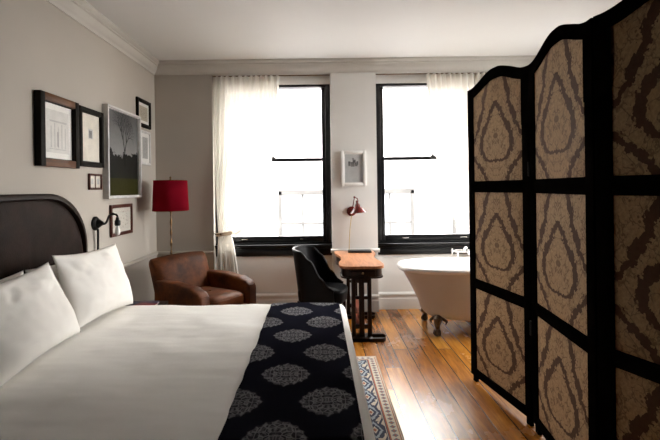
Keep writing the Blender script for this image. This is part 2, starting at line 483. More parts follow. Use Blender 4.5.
# curtains ------------------------------------------------------------------------
def curtain(x_wall, sgn, label):
    t = thing('sheer_curtain', label, 'curtain', (x_wall, 5.475, 0), 0, 'sheer curtains at the windows')
    NU, NZ = 150, 70
    ztie = .965
    def f(u, v):
        ph = u*PI*2*12 + 1.2*math.sin(u*9.)
        if v < .78:
            q = v/.78
            Xt = .012+.80*u
            P3 = (.06+.15*u, ztie)
            P1 = (Xt-.05*u, 2.87-.95); P2 = (lerp(.03, .60, u**1.2), lerp(1.5, .73, u**1.5)); P0 = (Xt, 2.87)
            a, b_, c, d = (1-q)**3, 3*(1-q)**2*q, 3*(1-q)*q*q, q**3
            x = a*P0[0]+b_*P1[0]+c*P2[0]+d*P3[0]; z = a*P0[1]+b_*P1[1]+c*P2[1]+d*P3[1]
            amp = lerp(.030, .013, q)*(1-.25*u)
        else:
            q = (v-.78)/.22
            x = .06+.15*u + (.14*u-.04*(1-u))*q**.7*(.9+.1*math.sin(u*20)); z = ztie*(1-q)+.015*q; amp = lerp(.010, .014, q)
        y = amp*math.sin(ph) + .008*math.sin(ph*.37+v*5) - .012 - .06*min(1, max(0, (2.6-z)/1.4))
        return Vector((sgn*x, y, z))
    b = B(); grid(b, f, NU, NZ); obj('drape', b, CURTAIN, t, ang=0)
    b = B()      # cloth tie band
    pts = [(sgn*(.135+.092*math.cos(a)), -.072+.045*math.sin(a), ztie+.012*math.cos(a)) for a in [2*PI*k/24 for k in range(25)]]
    for dz in (-.012, 0, .012): tube(b, [(x, y, z+dz) for x, y, z in pts], .009, 8, caps=False)
    obj('tieback', b, mottled('tieback_cloth', (.62, .50, .36), (.52, .40, .28), 30., .8), t)
    b = B(); tube(b, [(sgn*.002, -.02, ztie), (sgn*.04, -.125, ztie), (sgn*.10, -.125, ztie+.002)], .006, 8); ball(b, (sgn*.10, -.125, ztie), .012)
    obj('tieback_hook', b, BRASS, t)
    b = B(); tube(b, [(sgn*.005, 0, 2.872), (sgn*1.425, 0, 2.872)], .006, 8); obj('rod', b, BRASS, t)
    return t
curtain(BAY[0][0], 1, 'sheer white curtain tied back low beside the brown armchair, over the left window')
curtain(BAY[1][1], -1, 'sheer white curtain over the right window, its lower end behind the folding screen')

b = B(); box(b, -120, 120, -120, 120, -9.3, -9.0); struct('ground', b, mottled('asphalt', (.16, .16, .16), (.2, .2, .2), 1., .9))
# facade across the street --------------------------------------------------------
STONE = mottled('pale_stone', (.53, .515, .50), (.46, .445, .43), 1.2, .9)
bt = thing('building', 'pale overexposed building facade across the street, seen through the windows', 'building', (0, 14, -9))
b = B(); box(b, -16, 16, .0, 3, 0, 16.4)
for z in (1.5, 4.6, 7.7, 10.9, 14.0, 16.1): box(b, -16, 16, -.12, 0, z, z+.22)
obj('wall', b, STONE, bt)
FRAMEG = mottled('grey_window_paint', (.05, .048, .046), (.07, .067, .064), 3., .9, spec=.05)
PANE = M('street_window_glass', (.30, .31, .33), .1).m
for zi in range(3):
    for xi in range(-5, 6):
        xc = xi*2.7 - .48; z0 = 2.3 + zi*3.1
        b = B(); box(b, xc-.75, xc-.65, -.1, .05, z0, z0+1.9); box(b, xc+.65, xc+.75, -.1, .05, z0, z0+1.9)
        box(b, xc-.75, xc+.75, -.1, .05, z0+1.8, z0+1.95); box(b, xc-.85, xc+.85, -.2, .05, z0-.15, z0)
        box(b, xc-.65, xc+.65, -.07, .02, z0+.88, z0+.94); box(b, xc-.03, xc+.03, -.06, .02, z0, z0+1.8)
        w = obj('window', b, FRAMEG, bt)
        b = B(); box(b, xc-.65, xc+.65, -.03, -.01, z0, z0+1.8); obj('pane', b, PANE, w)

# ------------------------------------------------------------------ bed
BX0, BX1, BY0, BY1, BZ = -1.87, .192, 1.56, 3.525, .60
bed = thing('bed', 'bed frame with dark leather arched headboard against the left wall', 'bed', (-.85, 2.54, 0))
ox, oy = .85, -2.54
YC, HW = 2.54, 1.105
def head_pts(off, z0, n=14):
    hw, top = HW-off, 1.485-off; rx, rz = .52-off*.6, .42-off*.5
    pts = [(YC-hw, z0), (YC-hw, top-rz)]
    for k in range(1, n): a = PI - k/n*PI/2; pts.append((YC-hw+rx+rx*math.cos(a), top-rz+rz*math.sin(a)))
    pts += [(YC-hw+rx, top), (YC+hw-rx, top)]
    for k in range(1, n): a = PI/2 - k/n*PI/2; pts.append((YC+hw-rx+rx*math.cos(a), top-rz+rz*math.sin(a)))
    pts += [(YC+hw, top-rz), (YC+hw, z0)]
    return [(y+oy, z) for y, z in pts]
b = B()
o_, i_ = head_pts(0, .1), head_pts(.045, .1)
xs = (-1.945+ox, -1.865+ox)
n = len(o_)
rings = [[b.verts.new((x, p[0], p[1])) for p in pts] for x, pts in ((xs[0], o_), (xs[1]-.012, o_), (xs[1], [(lerp(p[0], q[0], .3), lerp(p[1], q[1], .3)) for p, q in zip(o_, i_)]), (xs[1], [(lerp(p[0], q[0], .8), lerp(p[1], q[1], .8)) for p, q in zip(o_, i_)]), (xs[1]-.02, i_), (xs[0], i_))]
for a in range(6):
    for k in range(n-1): b.faces.new((rings[a][k], rings[a][k+1], rings[(a+1) % 6][k+1], rings[(a+1) % 6][k]))
hb = obj('headboard', b, DARKW, bed, ang=50)
b = B()       # leather panel with two stitched seams, slightly padded
pp = head_pts(.045, .1)
ys = [pp[0][0], -.40, .40, pp[-1][0]]
def top_at(y):
    for (a0, z0), (a1, z1) in zip(pp[1:], pp[2:]):
        if a0 <= y <= a1 and a1 > a0: return lerp(z0, z1, (y-a0)/(a1-a0))
    return pp[1][1]
NY, NZ = 120, 40
def lf(u, v):
    y = lerp(pp[1][0]+.0005, pp[-2][0]-.0005, .5-.5*math.cos(u*PI)) ; z = lerp(.12, top_at(y), v)
    e = min(abs(y-ys[1]), abs(y-ys[2]))
    d = .022*min(1, (1-v)*6)**.5 - .006*math.exp(-(e/.008)**2)
    return Vector((xs[1]-.032+d, y, z))
grid(b, lf, NY, NZ)
obj('headboard_panel', b, LEATHERH, hb, ang=0)
b = B(); box(b, -1.85+ox, .17+ox, 1.60+oy, 3.48+oy, .14, .34, .02); obj('base', b, DARKW, bed)
for x in (-1.7, .08):
    for y in (1.68, 3.40):
        b = B(); lathe(b, [(.022, .016), (.03, .14)], (x+ox, y+oy, 0), 14); obj('leg', b, DARKW, bed)
b = B(); box(b, -1.85+ox, .17+ox, 1.60+oy, 3.48+oy, .34, .55, .06, 3); obj('mattress', b, LINEN, bed)

def drape_pt(x, y, rx=.055, lift=0., flare=.01):
    """material point (x,y) on a flat cloth -> draped over the mattress edges"""
    def ax(c, lo, hi):
        if c > hi: s, e, sg = c-hi, hi, 1
        elif c < lo: s, e, sg = lo-c, lo, -1
        else: return c, 0.
        q = rx*PI/2
        if s < q: a = s/rx; return e+sg*rx*math.sin(a), rx*(1-math.cos(a))
        return e+sg*(rx+flare*(s-q)), rx+(s-q)
    X, dx = ax(x, BX0, BX1-.05); Y, dy = ax(y, BY0+.05, BY1-.05)
    return X, Y, BZ-max(dx, dy)-.25*min(dx, dy)+lift
def wr(x, y):
    h = .008*fbm(x*1.1, y*.8, 1.3, 1.6) + .004*math.sin((y*1.2+x*.9)*9+3*fbm(x, y, 0, 1.2))*max(0, fbm(x, y, 7, .9)+.3)
    d = fbm(x*1.0+.35*y, y*4., 2.2, 2.4)
    return h + .0022*d
b = B()
U0, U1, V0, V1 = -1.84, BX1+.36, BY0-.36, BY1+.36
def df(u, v):
    x = lerp(U0, U1, u); y = lerp(V0, V1, v)
    X, Y, Z = drape_pt(x, y)
    w = wr(x, y)
    hang = max(0, BZ-.06-Z)
    fold = hang*.09*math.sin((x if (y > BY1 or y < BY0) else y)*17+2*fbm(x, y, 3, 1.5))
    if x > BX1: X += min(fold, 0)*.3
    if y > BY1: Y += fold
    if y < BY0: Y -= fold
    return Vector((X-(-.8), Y-2.54, Z+w*1.0))
grid(b, df, 150, 160)
dv = obj('duvet', b, LINEN, None, solid=.012, ang=0)
dv.location = (-.8, 2.54, 0); tag(dv, 'white duvet spread over the whole bed', 'duvet')
b = B()
RX0, RX1 = -.365, .152
def rf(u, v):
    y = lerp(V0+.06, V1-.06, v); x = lerp(RX0, RX1, u) + (1-u)*.02*fbm(0, y, 5, 1.8)
    X, Y, Z = drape_pt(x, y)
    hang = max(0, BZ-.06-Z); fold = hang*.09*math.sin(x*17+2*fbm(x, y, 3, 1.5))
    sg = 0
    if y > BY1: Y += fold; sg = 1
    if y < BY0: Y -= fold; sg = -1
    return Vector((X+.1, Y+sg*.014-2.54, Z+wr(x, y)+(.0135 if not sg else .006)))
grid(b, rf, 60, 160, uvfn=lambda u, v: (lerp(RX0, RX1, u), lerp(V0+.06, V1-.06, v)))
rn = obj('bed_runner', b, RUNNERM, None, solid=.006, ang=0)
rn.location = (-.1, 2.54, 0); tag(rn, 'navy bed runner with pale medallions across the foot of the bed', 'bed runner')

# pillows
def pillow(loc, tilt, yaw, roll, w, h, t, seed, label, group):
    b = B()
    def sd(sg):
        def f(p, q):
            u, v = 2*p-1, 2*q-1
            x = w/2*u*(1-.07*(1-v*v)*abs(u)**3); z = h/2*v*(1-.10*(1-u*u)*abs(v)**3)
            k = max(0, (1-abs(u)**2.6)*(1-abs(v)**2.6))**.55
            wrk = .010*fbm(u*1.2+seed, v*1.2, sg, 1.3) + .005*math.exp(-((abs(u)-.78)/.2)**2)*math.sin(v*8+seed+4*u)*(1-abs(v)**4)*.7
            wrk += .008*math.sin(6*(u*(.6 if seed % 2 else -.6)+v)+4*fbm(u, v, seed, 1.1))*math.exp(-((v-.5)/.5)**2)
            sag = .03*(1-v)*(.5)*(1-u*u)
            return Vector((x, sg*(t/2*k*(1+.25*(-v))+(wrk+sag*.4)*k), z + h/2))
        return f
    grid(b, sd(-1), 56, 44); grid(b, sd(1), 56, 44)
    bmesh.ops.remove_doubles(b, verts=list(b.verts), dist=1e-4)
    # flat sewn flange
    o = obj('pillow', b, PILLOWM, None, ang=0)
    # local: x along width, -y the front face, z up.  front faces +X of the room
    o.matrix_world = Matrix.Translation(loc) @ Euler((0, 0, PI/2+yaw)).to_matrix().to_4x4() @ Euler((-tilt, roll, 0)).to_matrix().to_4x4()
    return tag(o, label, 'pillow', group)
G = 'white pillows on the bed'
pillow((-1.47, 3.12, .63), .30, -.05, .03, .78, .49, .17, 1, 'white pillow at the front, on the far side nearest the wall sconce', G)
pillow((-1.44, 2.345, .63), .40, .04, -.03, .80, .47, .18, 2, 'white pillow at the front, on the near side at the photo\'s left edge', G)
pillow((-1.68, 3.13, .61), .20, 0, 0, .86, .43, .12, 4, 'white pillow leaning on the headboard behind the far front pillow', G)
pillow((-1.68, 2.28, .61), .22, 0, 0, .84, .43, .12, 5, 'white pillow leaning on the headboard behind the near front pillow', G)

# ------------------------------------------------------------------ wall art
MATW = mottled('mat_board', (.72, .71, .68), (.74, .73, .70), 5., .8)
def flat(bm, pts, x, mi):
    f = bm.faces.new([bm.verts.new((x, y, z)) for y, z in pts]); f.material_index = mi
def rect(bm, y0, y1, z0, z1, x, mi): flat(bm, [(y0, z0), (y1, z0), (y1, z1), (y0, z1)], x, mi)

def picture(y0, y1, z0, z1, fw, depth, fmat, matw, label, art, matmat=None, wall='left', side=None, glazed=True):
    """framed picture; local x is out of the wall, local y along it, z up from its lower edge"""
    w, h = y1-y0, z1-z0
    if wall == 'left': t = thing('picture_frame', label, 'picture', (XL+.0015, (y0+y1)/2, z0))
    else: t = thing('picture_frame', label, 'picture', ((y0+y1)/2, YB-.0015, z0), -PI/2)
    b = B()
    for (a0, a1, c0, c1) in ((-w/2, -w/2+fw, 0, h), (w/2-fw, w/2, 0, h), (-w/2+fw, w/2-fw, 0, fw), (-w/2+fw, w/2-fw, h-fw, h)):
        box(b, 0, depth, a0, a1, c0, c1, .004, mi=1 if (side and c1-c0 > fw*1.5) else 0)
    for (a0, a1, c0, c1) in ((-w/2+fw, -w/2+fw+.006, fw, h-fw), (w/2-fw-.006, w/2-fw, fw, h-fw), (-w/2+fw, w/2-fw, fw, fw+.006), (-w/2+fw, w/2-fw, h-fw-.006, h-fw)):
        box(b, 0, depth*.75, a0, a1, c0, c1, mi=1)
    obj('frame', b, [fmat, side or fmat], t)
    iw, ih = w/2-fw, h-2*fw
    xm = depth*.35
    if matw:
        b = B()
        box(b, xm-.003, xm, -iw, iw, fw, h-fw)
        obj('mat', b, matmat or MATW, t)
    b = B(); mats = art(b, iw-matw, ih-2*matw, fw+matw, xm+.002)
    obj('print', b, mats, t, smooth=False, flipfix=False)
    if glazed:
        b = B(); box(b, xm+.006, xm+.008, -iw, iw, fw, h-fw); obj('glazing', b, PGLASS, t, smooth=False)
    return t
def flatmat(name, c, c2=None): return mottled(name, c, c2 or tuple(q*.9 for q in c), 14., .8)
PAPER = flatmat('print_paper', (.60, .59, .57)); PGREY = flatmat('pale_grey_ink', (.42, .42, .42)); PDARK = flatmat('dark_ink', (.05, .05, .055), (.16, .16, .16))
CREAM = flatmat('cream_paper', (.62, .58, .50)); MIDG = flatmat('mid_grey_ink', (.25, .25, .25))
def art_columns(b, w, h, z, x):
    rect(b, -w, w, z, z+h, x, 0)
    for k in range(5):
        y = -w*.62+k*w*.31
        rect(b, y, y+w*.09, z+h*.12, z+h*(.62+.08*(k % 2)), x+.0006, 1)
    rect(b, -w*.7, w*.8, z+h*.72, z+h*.76, x+.0008, 1); rect(b, -w*.05, w*.05, z+h*.15, z+h*.5, x+.0009, 2)
    rect(b, -w*.75, w*.75, z+h*.08, z+h*.10, x+.001, 1)
    return [PAPER, PGREY, MIDG]
def art_plate(b, w, h, z, x):
    rect(b, -w, w, z, z+h, x, 0)
    rect(b, -w*.28, w*.28, z+h*.48, z+h*.72, x+.0006, 1); rect(b, -w*.2, w*.18, z+h*.5, z+h*.68, x+.0008, 2)
    for k in range(4): rect(b, -w*.3, w*(.3-.05*k), z+h*(.32-.035*k), z+h*(.325-.035*k), x+.0006, 1)
    return [CREAM, PGREY, PDARK]
def tree_photo():
    m = M('landscape_photo', (.4, .4, .4), .7, spec=.1); x, y, z = m.coord('Generated')
    nz = m.noise(m.vec(y * 2., z * 2.5), 6., 5, .7)
    sky = m.mix((z + nz * .25).step(.55, 1.1), (.21, .21, .205), (.10, .10, .10))
    line = z + (nz - .5) * .35 + m.noise(m.vec(y, 2.), 4., 2) * -.25 + .12
    col = m.mix(line.lt(.50), sky, (.012, .0115, .010))
    side = ((y - .5).abs() * 2.5 - .55 - (nz - .5) * 1.2).gt(z * 1.2)
    col = m.mix(side * z.lt(.62), col, (.009, .009, .008))
    grass = m.mix(nz, (.016, .016, .002), (.034, .032, .005))
    col = m.mix(z.lt(.21), col, grass)
    m.color(col); return m.m
TREEPH = tree_photo()
BRANCH = M('dark_branch_ink', (.012, .012, .012), .8, spec=.1).m
def art_tree(b, w, h, z, x):
    rect(b, -w, w, z, z+h, x, 0)
    rnd = random.Random(3)
    def br(p, ang, ln, th, d):
        q = (p[0]+ln*math.cos(ang), p[1]+ln*math.sin(ang))
        nx, nz = -math.sin(ang)*th, math.cos(ang)*th
        pts = [(p[0]-nx, p[1]-nz), (q[0]-nx*.65, q[1]-nz*.65), (q[0]+nx*.65, q[1]+nz*.65), (p[0]+nx, p[1]+nz)]
        pts = [(min(w, max(-w, a)), min(z+h, max(z, c))) for a, c in pts]
        try: flat(b, pts, x+.0008+.00002*rnd.random(), 1)
        except ValueError: pass
        if d < 7:
            for s in (-1, 1):
                br(q, ang+s*rnd.uniform(.2, .55), ln*rnd.uniform(.66, .86), th*.62, d+1)
            if d in (1, 2): br(q, ang+rnd.uniform(-.2, .2), ln*.8, th*.6, d+1)
    br((w*.1, z+h*.36), PI/2, h*.17, .013, 0)
    return [TREEPH, BRANCH]
def art_plain(c, ink, dens):
    mm = M('sketch_print', c, .8); x, y, z = mm.coord('Generated')
    n_ = mm.noise(mm.vec(y * 3., z * 3.), 4., 5, .7).step(.5, .62)
    e = ((y - .5).abs()).lt(.34) * ((z - .5).abs()).lt(.36)
    mm.color(mm.mix(n_ * e * dens, c, ink))
    def a(b, w, h, z0, x0):
        rect(b, -w, w, z0, z0+h, x0, 0); return [mm.m]
    return a
FBROWN = wood_mat('walnut_frame', (.075, .028, .010), (.125, .048, .016), .4, spec=.2); FBLACK = mottled('black_frame', (.007, .0055, .0045), (.011, .009, .007), 10., .5, spec=.06)
FSILVER = mottled('pale_silver_frame', (.62, .61, .60), (.52, .51, .50), 12., .45); FRED = wood_mat('mahogany_frame', (.05, .013, .009), (.08, .022, .013), .4, spec=.15)
GP = 'framed pictures on the left wall'
picture(3.11, 3.615, 1.68, 2.205, .055, .05, FBROWN, .05, 'large dark wooden frame with pale drawing, leftmost picture on the left wall', art_columns, side=FBLACK)
picture(3.655, 4.06, 1.705, 2.20, .04, .035, FBLACK, .03, 'black frame with cream mat and small dark print, left of the tree photograph', art_plate, CREAM)
picture(4.10, 4.87, 1.425, 2.295, .022, .055, FSILVER, .0, 'large pale framed photograph of a bare tree over dark grass', art_tree, glazed=False)
picture(4.86, 5.25, 2.205, 2.515, .035, .025, FBLACK, .04, 'small black frame highest on the left wall near the corner', art_plain((.42, .38, .30), (.15, .12, .09), .8))
picture(4.94, 5.24, 1.785, 2.17, .022, .022, FSILVER, .05, 'pale frame with grey print below the highest black frame', art_plain((.36, .36, .35), (.2, .2, .2), .9))
def art_double(b, w, h, z, x):
    rect(b, -w, -w*.12, z, z+h, x, 0); rect(b, w*.12, w, z, z+h, x, 0); rect(b, -w*.12, w*.12, z, z+h, x+.001, 1)
    rect(b, -w*.75, -w*.35, z+h*.3, z+h*.75, x+.0006, 2); rect(b, w*.35, w*.75, z+h*.3, z+h*.75, x+.0006, 2)
    return [CREAM, FRED, PGREY]
picture(3.83, 4.05, 1.51, 1.65, .015, .02, FRED, .0, 'tiny double picture frame below the black frame', art_double)
picture(4.215, 4.70, 1.06, 1.365, .028, .022, FRED, .0, 'mahogany frame with pale sketch behind the wall sconce bulb', art_plain((.58, .55, .49), (.3, .27, .22), .7))
def art_small(b, w, h, z, x):
    rect(b, -w, w, z, z+h, x, 0)
    for a0, a1, c0, c1 in ((-.56, -.32, .58, .74), (-.3, .1, .56, .72), (-.1, .22, .70, .80), (.12, .42, .57, .70), (.3, .5, .62, .74)):
        rect(b, w*a0, w*a1, z+h*c0, z+h*c1, x+.0006+.0002*a0, 1)
    rect(b, -w*.15, w*.05, z+h*.8, z+h*.86, x+.0008, 2)
    return [flatmat('pale_blue_grey_paper', (.50, .51, .51)), PDARK, MIDG]
picture(.283, .582, 1.52, 1.942, .035, .035, mottled('white_frame', (.78, .77, .74), (.8, .79, .76), 6., .45), .0, 'white framed print with small dark picture on the pier between windows', art_small, wall='back')

# ------------------------------------------------------------------ bedside sconce
t = thing('wall_sconce', 'black swing arm wall sconce with bare bulb above the bed pillows', 'wall lamp', (XL+.001, 3.94, 1.215))
Ry = Euler((0, PI/2, 0)).to_matrix()
b = B(); lathe(b, [(.0, 0), (.06, 0), (.062, .012), (.055, .022), (.04, .03), (.035, .045), (.022, .06), (.016, .075), (0, .078)], (0, 0, 0), 28, Ry); obj('wall_plate', b, BLACKM, t)
b = B(); p = bez((.06, 0, 0), (.125, 0, -.03), (.10, 0, .08), (.16, 0, .08), 14) + bez((.16, 0, .08), (.19, 0, .08), (.20, 0, .07), (.20, 0, .055), 8)[1:]
tube(b, p, .009, 10); ball(b, (.06, 0, 0), .018); ball(b, (.16, 0, .081), .013); obj('arm', b, BLACKM, t)
b = B(); lathe(b, [(0, .065), (.012, .063), (.016, .04), (.024, .03), (.026, 0), (.02, -.012), (0, -.012)], (.20, 0, -.01), 20); obj('socket', b, BLACKM, t)
b = B(); lathe(b, [(.012, -.012), (.016, -.03), (.022, -.06), (.022, -.075), (.014, -.092), (0, -.098)], (.20, 0, -.01), 18)
obj('bulb', b, M('frosted_bulb', (.85, .83, .78), .25).m, t)
b = B(); tube(b, [(.028, 0, -.05), (.028, 0, -.12), (.024, 0, -.30)], .010, 10); tube(b, [(.024, 0, -.28), (.02, 0, -.6)], .005, 8); obj('cord_tube', b, BLACKM, t)

# ------------------------------------------------------------------ nightstand with books
t = thing('nightstand', 'dark wooden nightstand between the bed and the brown armchair', 'nightstand', (-1.645, 3.86, 0))
b = B(); box(b, -.28, .28, -.21, .21, .47, .50, .006); obj('top', b, DARKW, t)
b = B(); box(b, -.26, .26, -.19, .19, .30, .47, .004); obj('case', b, DARKW, t)
b = B(); box(b, .26, .272, -.17, .17, .315, .455, .004); dr = obj('drawer', b, DARKW, t)
b = B(); ball(b, (.284, 0, .385), .013); obj('knob', b, BRASS, dr)
for sx in (-1, 1):
    for sy in (-1, 1):
        b = B(); prism(b, [(sx*.24-.02, sy*.17-.02), (sx*.24+.02, sy*.17-.02), (sx*.24+.02, sy*.17+.02), (sx*.24-.02, sy*.17+.02)], 'z', 0, .30); obj('leg', b, DARKW, t)
PAGES = mottled('paper_pages', (.72, .68, .62), (.6, .56, .5), 80., .9)
def book(loc, rz, w, d, h, cover, label):
    t = thing('book', label, 'book', loc, rz, 'books on the nightstand')
    b = B(); box(b, -w/2, w/2, -d/2, d/2, 0, .003, .001); box(b, -w/2, w/2, -d/2, d/2, h-.003, h, .001); box(b, -w/2, -w/2+.004, -d/2, d/2, 0, h, .001)
    obj('cover', b, cover, t)
    b = B(); box(b, -w/2+.004, w/2-.004, -d/2+.004, d/2-.004, .003, h-.003); obj('pages', b, PAGES, t)
book((-1.60, 3.84, .50), .15, .40, .27, .018, mottled('navy_cover', (.015, .016, .04), (.02, .02, .05), 9., .4), 'dark navy book lying at the bottom of nightstand pile')
book((-1.475, 3.80, .518), -.25, .17, .125, .016, mottled('red_cover', (.18, .015, .015), (.14, .012, .012), 9., .4), 'small red book lying on top of the navy book')

# ------------------------------------------------------------------ floor lamp
t = thing('floor_lamp', 'floor lamp with deep red drum shade in the corner behind the armchair', 'floor lamp', (-1.645, 5.02, 0))
b = B(); lathe(b, [(0, 0), (.13, 0), (.135, .012), (.12, .024), (.05, .034), (.02, .05), (0, .05)], n=36); obj('base', b, BRASS, t)
pr = [(.0105, .045)]
for k in range(60):
    z = .06+k*.0195; pr.append((.0095+.0035*math.sin(k*1.05), z))
pr += [(.010, 1.25), (.014, 1.262), (.014, 1.30), (.006, 1.31), (.006, 1.645), (0, 1.645)]
b = B(); lathe(b, pr, n=14); obj('pole', b, BRASS, t)
def shade_mat():
    m = M('red_fabric_shade', (.24, .004, .018), .9, spec=.1)
    t_ = m.n('ShaderNodeBsdfTranslucent'); t_.inputs[0].default_value = (.70, .010, .045, 1)
    mx = m.n('ShaderNodeMixShader'); mx.inputs[0].default_value = .45
    x, y, z = m.coord('Object'); m.bump(m.noise(m.vec(x*20., y*20., z*900.), 1., 2), .2, .001)
    m.l(m.b.outputs[0], mx.inputs[1]); m.l(t_.outputs[0], mx.inputs[2]); m.l(mx.outputs[0], m.out.inputs[0]); return m.m
b = B(); lathe(b, [(.195, 1.268), (.180, 1.605)], n=48, caps=False)
sh = obj('lamp_shade', b, shade_mat(), t, solid=.003)
for z, r in ((1.268, .195), (1.605, .180)):
    b = B(); tube(b, [(r*math.cos(a), r*math.sin(a), z) for a in [2*PI*k/40 for k in range(41)]], .003, 6, caps=False)
    if z > 1.5:
        for k in range(3): a = 2*PI*k/3; tube(b, [(0, 0, 1.60), (.18*math.cos(a), .18*math.sin(a), 1.603)], .0025, 6)
    obj('shade_ring', b, BRASS, sh)
b = B(); lathe(b, [(0, 1.61), (.012, 1.612), (.008, 1.625), (.012, 1.64), (0, 1.655)], n=14); obj('finial', b, BRASS, t)
b = B(); ball(b, (0, 0, 1.42), .032, sz=1.3); obj('bulb', b, M('lamp_bulb', (.85, .83, .78), .3).m, t)

# ------------------------------------------------------------------ armchair (front is local -y)
t = thing('armchair', 'worn brown leather club armchair in the corner beside the floor lamp', 'armchair', (-1.17, 4.61, 0), math.radians(57))
def rbox(b, x0, x1, y0, y1, z0, z1, r=.05, s=4): box(b, x0, x1, y0, y1, z0, z1, r, s)
b = B(); rbox(b, -.35, .35, -.36, .36, .12, .32, .03); obj('seat_base', b, LEATHERB, t)
b = B()
def cush(u, v):
    a = 2*PI*u; c, s = math.cos(a), math.sin(a)
    e = .35
    sx = math.copysign(abs(c)**e, c); sy = math.copysign(abs(s)**e, s)
    ph = (v-.5)*PI; k = max(0.0001, math.cos(ph))**.35; zz = math.copysign(abs(math.sin(ph))**.6, math.sin(ph))
    return Vector((.235*sx*k, -.07+.30*sy*k, .385+.075*zz+.012*(1-(sx*k)**2)*(v > .5)))
grid(b, cush, 64, 20, close_u=True); bmesh.ops.remove_doubles(b, verts=list(b.verts), dist=.0008)
cu = obj('seat_cushion', b, LEATHERB, t, ang=0)
b = B()
for zz in (.345, .425): tube(b, [(.232*math.copysign(abs(math.cos(a))**.35, math.cos(a)), -.07+.297*math.copysign(abs(math.sin(a))**.35, math.sin(a)), zz) for a in [2*PI*k/64 for k in range(65)]], .005, 6, caps=False)
obj('piping', b, LEATHERB, cu)
# back: padded, raked
b = B()
def backf(u, v):
    a = 2*PI*u; c, s = math.cos(a), math.sin(a); e = .42
    px = math.copysign(abs(c)**e, c); py = math.copysign(abs(s)**e, s)
    z = lerp(.22, .80, v)
    wid = lerp(.325, .355, v); th = lerp(.115, .075, v)
    kk = 1.0
    if v > .86: q = (v-.86)/.14; kk = math.sqrt(max(0, 1-q*q))*.9+.1 if q < 1 else .1
    top = .018*(1-px*px)*v
    y = .30+.16*(v**1.1) + th*py*kk - .02*(1-px*px)*(py < 0)
    return Vector((wid*px*(1-.03*(1-kk)), y-.05, z+top))
vs = grid(b, backf, 64, 24, close_u=True)
b.faces.new([vs[i][24] for i in range(64)]); b.faces.new([vs[i][0] for i in range(64)][::-1])
obj('backrest', b, LEATHERB, t, ang=60)
for sx in (-1, 1):
    b = B()
    # lofted arm: rounded top, sloping down to a curled front
    def armf(u, v):
        y = lerp(.30, -.35, v)
        top = interp(v, [(0, .60), (.35, .605), (.75, .585), (.93, .55), (1, .50)])
        hw = interp(v, [(0, .060), (.8, .075), (.95, .07), (1, .05)])
        a = 2*PI*u; c, s = math.cos(a), math.sin(a)
        x = hw*math.copysign(abs(c)**.45, c); z = lerp(.13, top, .5+.5*math.copysign(abs(s)**.45, s))
        if s > 0: z = top-(hw*.9)*(1-abs(s)**.6)*.9 if abs(c) > .02 else top
        else: z = .13+(.02)*(1-abs(s)**.6)
        fr = .03*(1-abs((z-.13)/(top-.13)*2-1)**2) if v > .96 else 0
        return Vector((sx*.325+x, y-fr, z))
    vs = grid(b, armf, 48, 30, close_u=True)
    b.faces.new([vs[i][30] for i in range(48)]); b.faces.new([vs[i][0] for i in range(48)][::-1])
    am = obj('arm', b, LEATHERB, t, ang=60)
    b = B(); rf_ = [armf(i/48, .985) for i in range(49)]; tube(b, rf_, .005, 6, caps=False); obj('piping', b, LEATHERB, am)
for sx in (-1, 1):
    for y in (-.31, .31):
        b = B(); lathe(b, [(.018, 0), (.028, .12)], (sx*.29, y, 0), 14); obj('leg', b, DARKW, t)

# ------------------------------------------------------------------ black dining chair (front is local +x)
t = thing('dining_chair', 'black leather barrel back chair pulled up to the wooden desk', 'chair', (.03, 4.74, 0), math.radians(-15))
b = B()
def seatf(u, v):
    a = 2*PI*u; c, s = math.cos(a), math.sin(a); e = .45
    px = math.copysign(abs(c)**e, c); py = math.copysign(abs(s)**e, s)
    k = interp(v, [(0, .97), (.7, 1.0), (.88, .985), (1, .86)])
    return Vector((.01+.245*px*k, .215*py*k, lerp(.33, .465, v)+.012*(1-px*px)*(v > .9)))
vs = grid(b, seatf, 56, 14, close_u=True)
b.faces.new([vs[i][14] for i in range(56)]); b.faces.new([vs[i][0] for i in range(56)][::-1])
obj('seat', b, LEATHERK, t, ang=50)
b = B()
# wrap-around shell: u runs from front of right side round the back to front of left side
def shell(u, v, off):
    s = 2*u-1                                  # -1..1
    a = s*PI*.5
    q = abs(s)
    # plan curve: U shape
    if q < .5:
        th = s*PI; x0, y0 = -.215+.235*(1-math.cos(th))*.62, .212*math.sin(th)
    else:
        x0, y0 = -.215+.235*.62+(q-.5)*2*.25, math.copysign(.212, s)
    top = interp(q, [(0, .862), (.42, .845), (.58, .76), (.75, .585), (.9, .49), (1, .46)])
    z = lerp(.34, top, v)
    lean = -.065*((z-.34)/.54)**1.2
    wide = 1+.04*((z-.34)/.54)
    nx, ny = (-math.cos(s*PI), math.sin(s*PI)) if q < .5 else (0, math.copysign(1, s))
    return Vector((x0+lean*(1 if q < .5 else 1-(q-.5)*1.2)+nx*off, y0*wide+ny*off, z))
n = 48
for off in (0.0, .03):
    grid(b, lambda u, v, off=off: shell(u, v, off), n, 16)
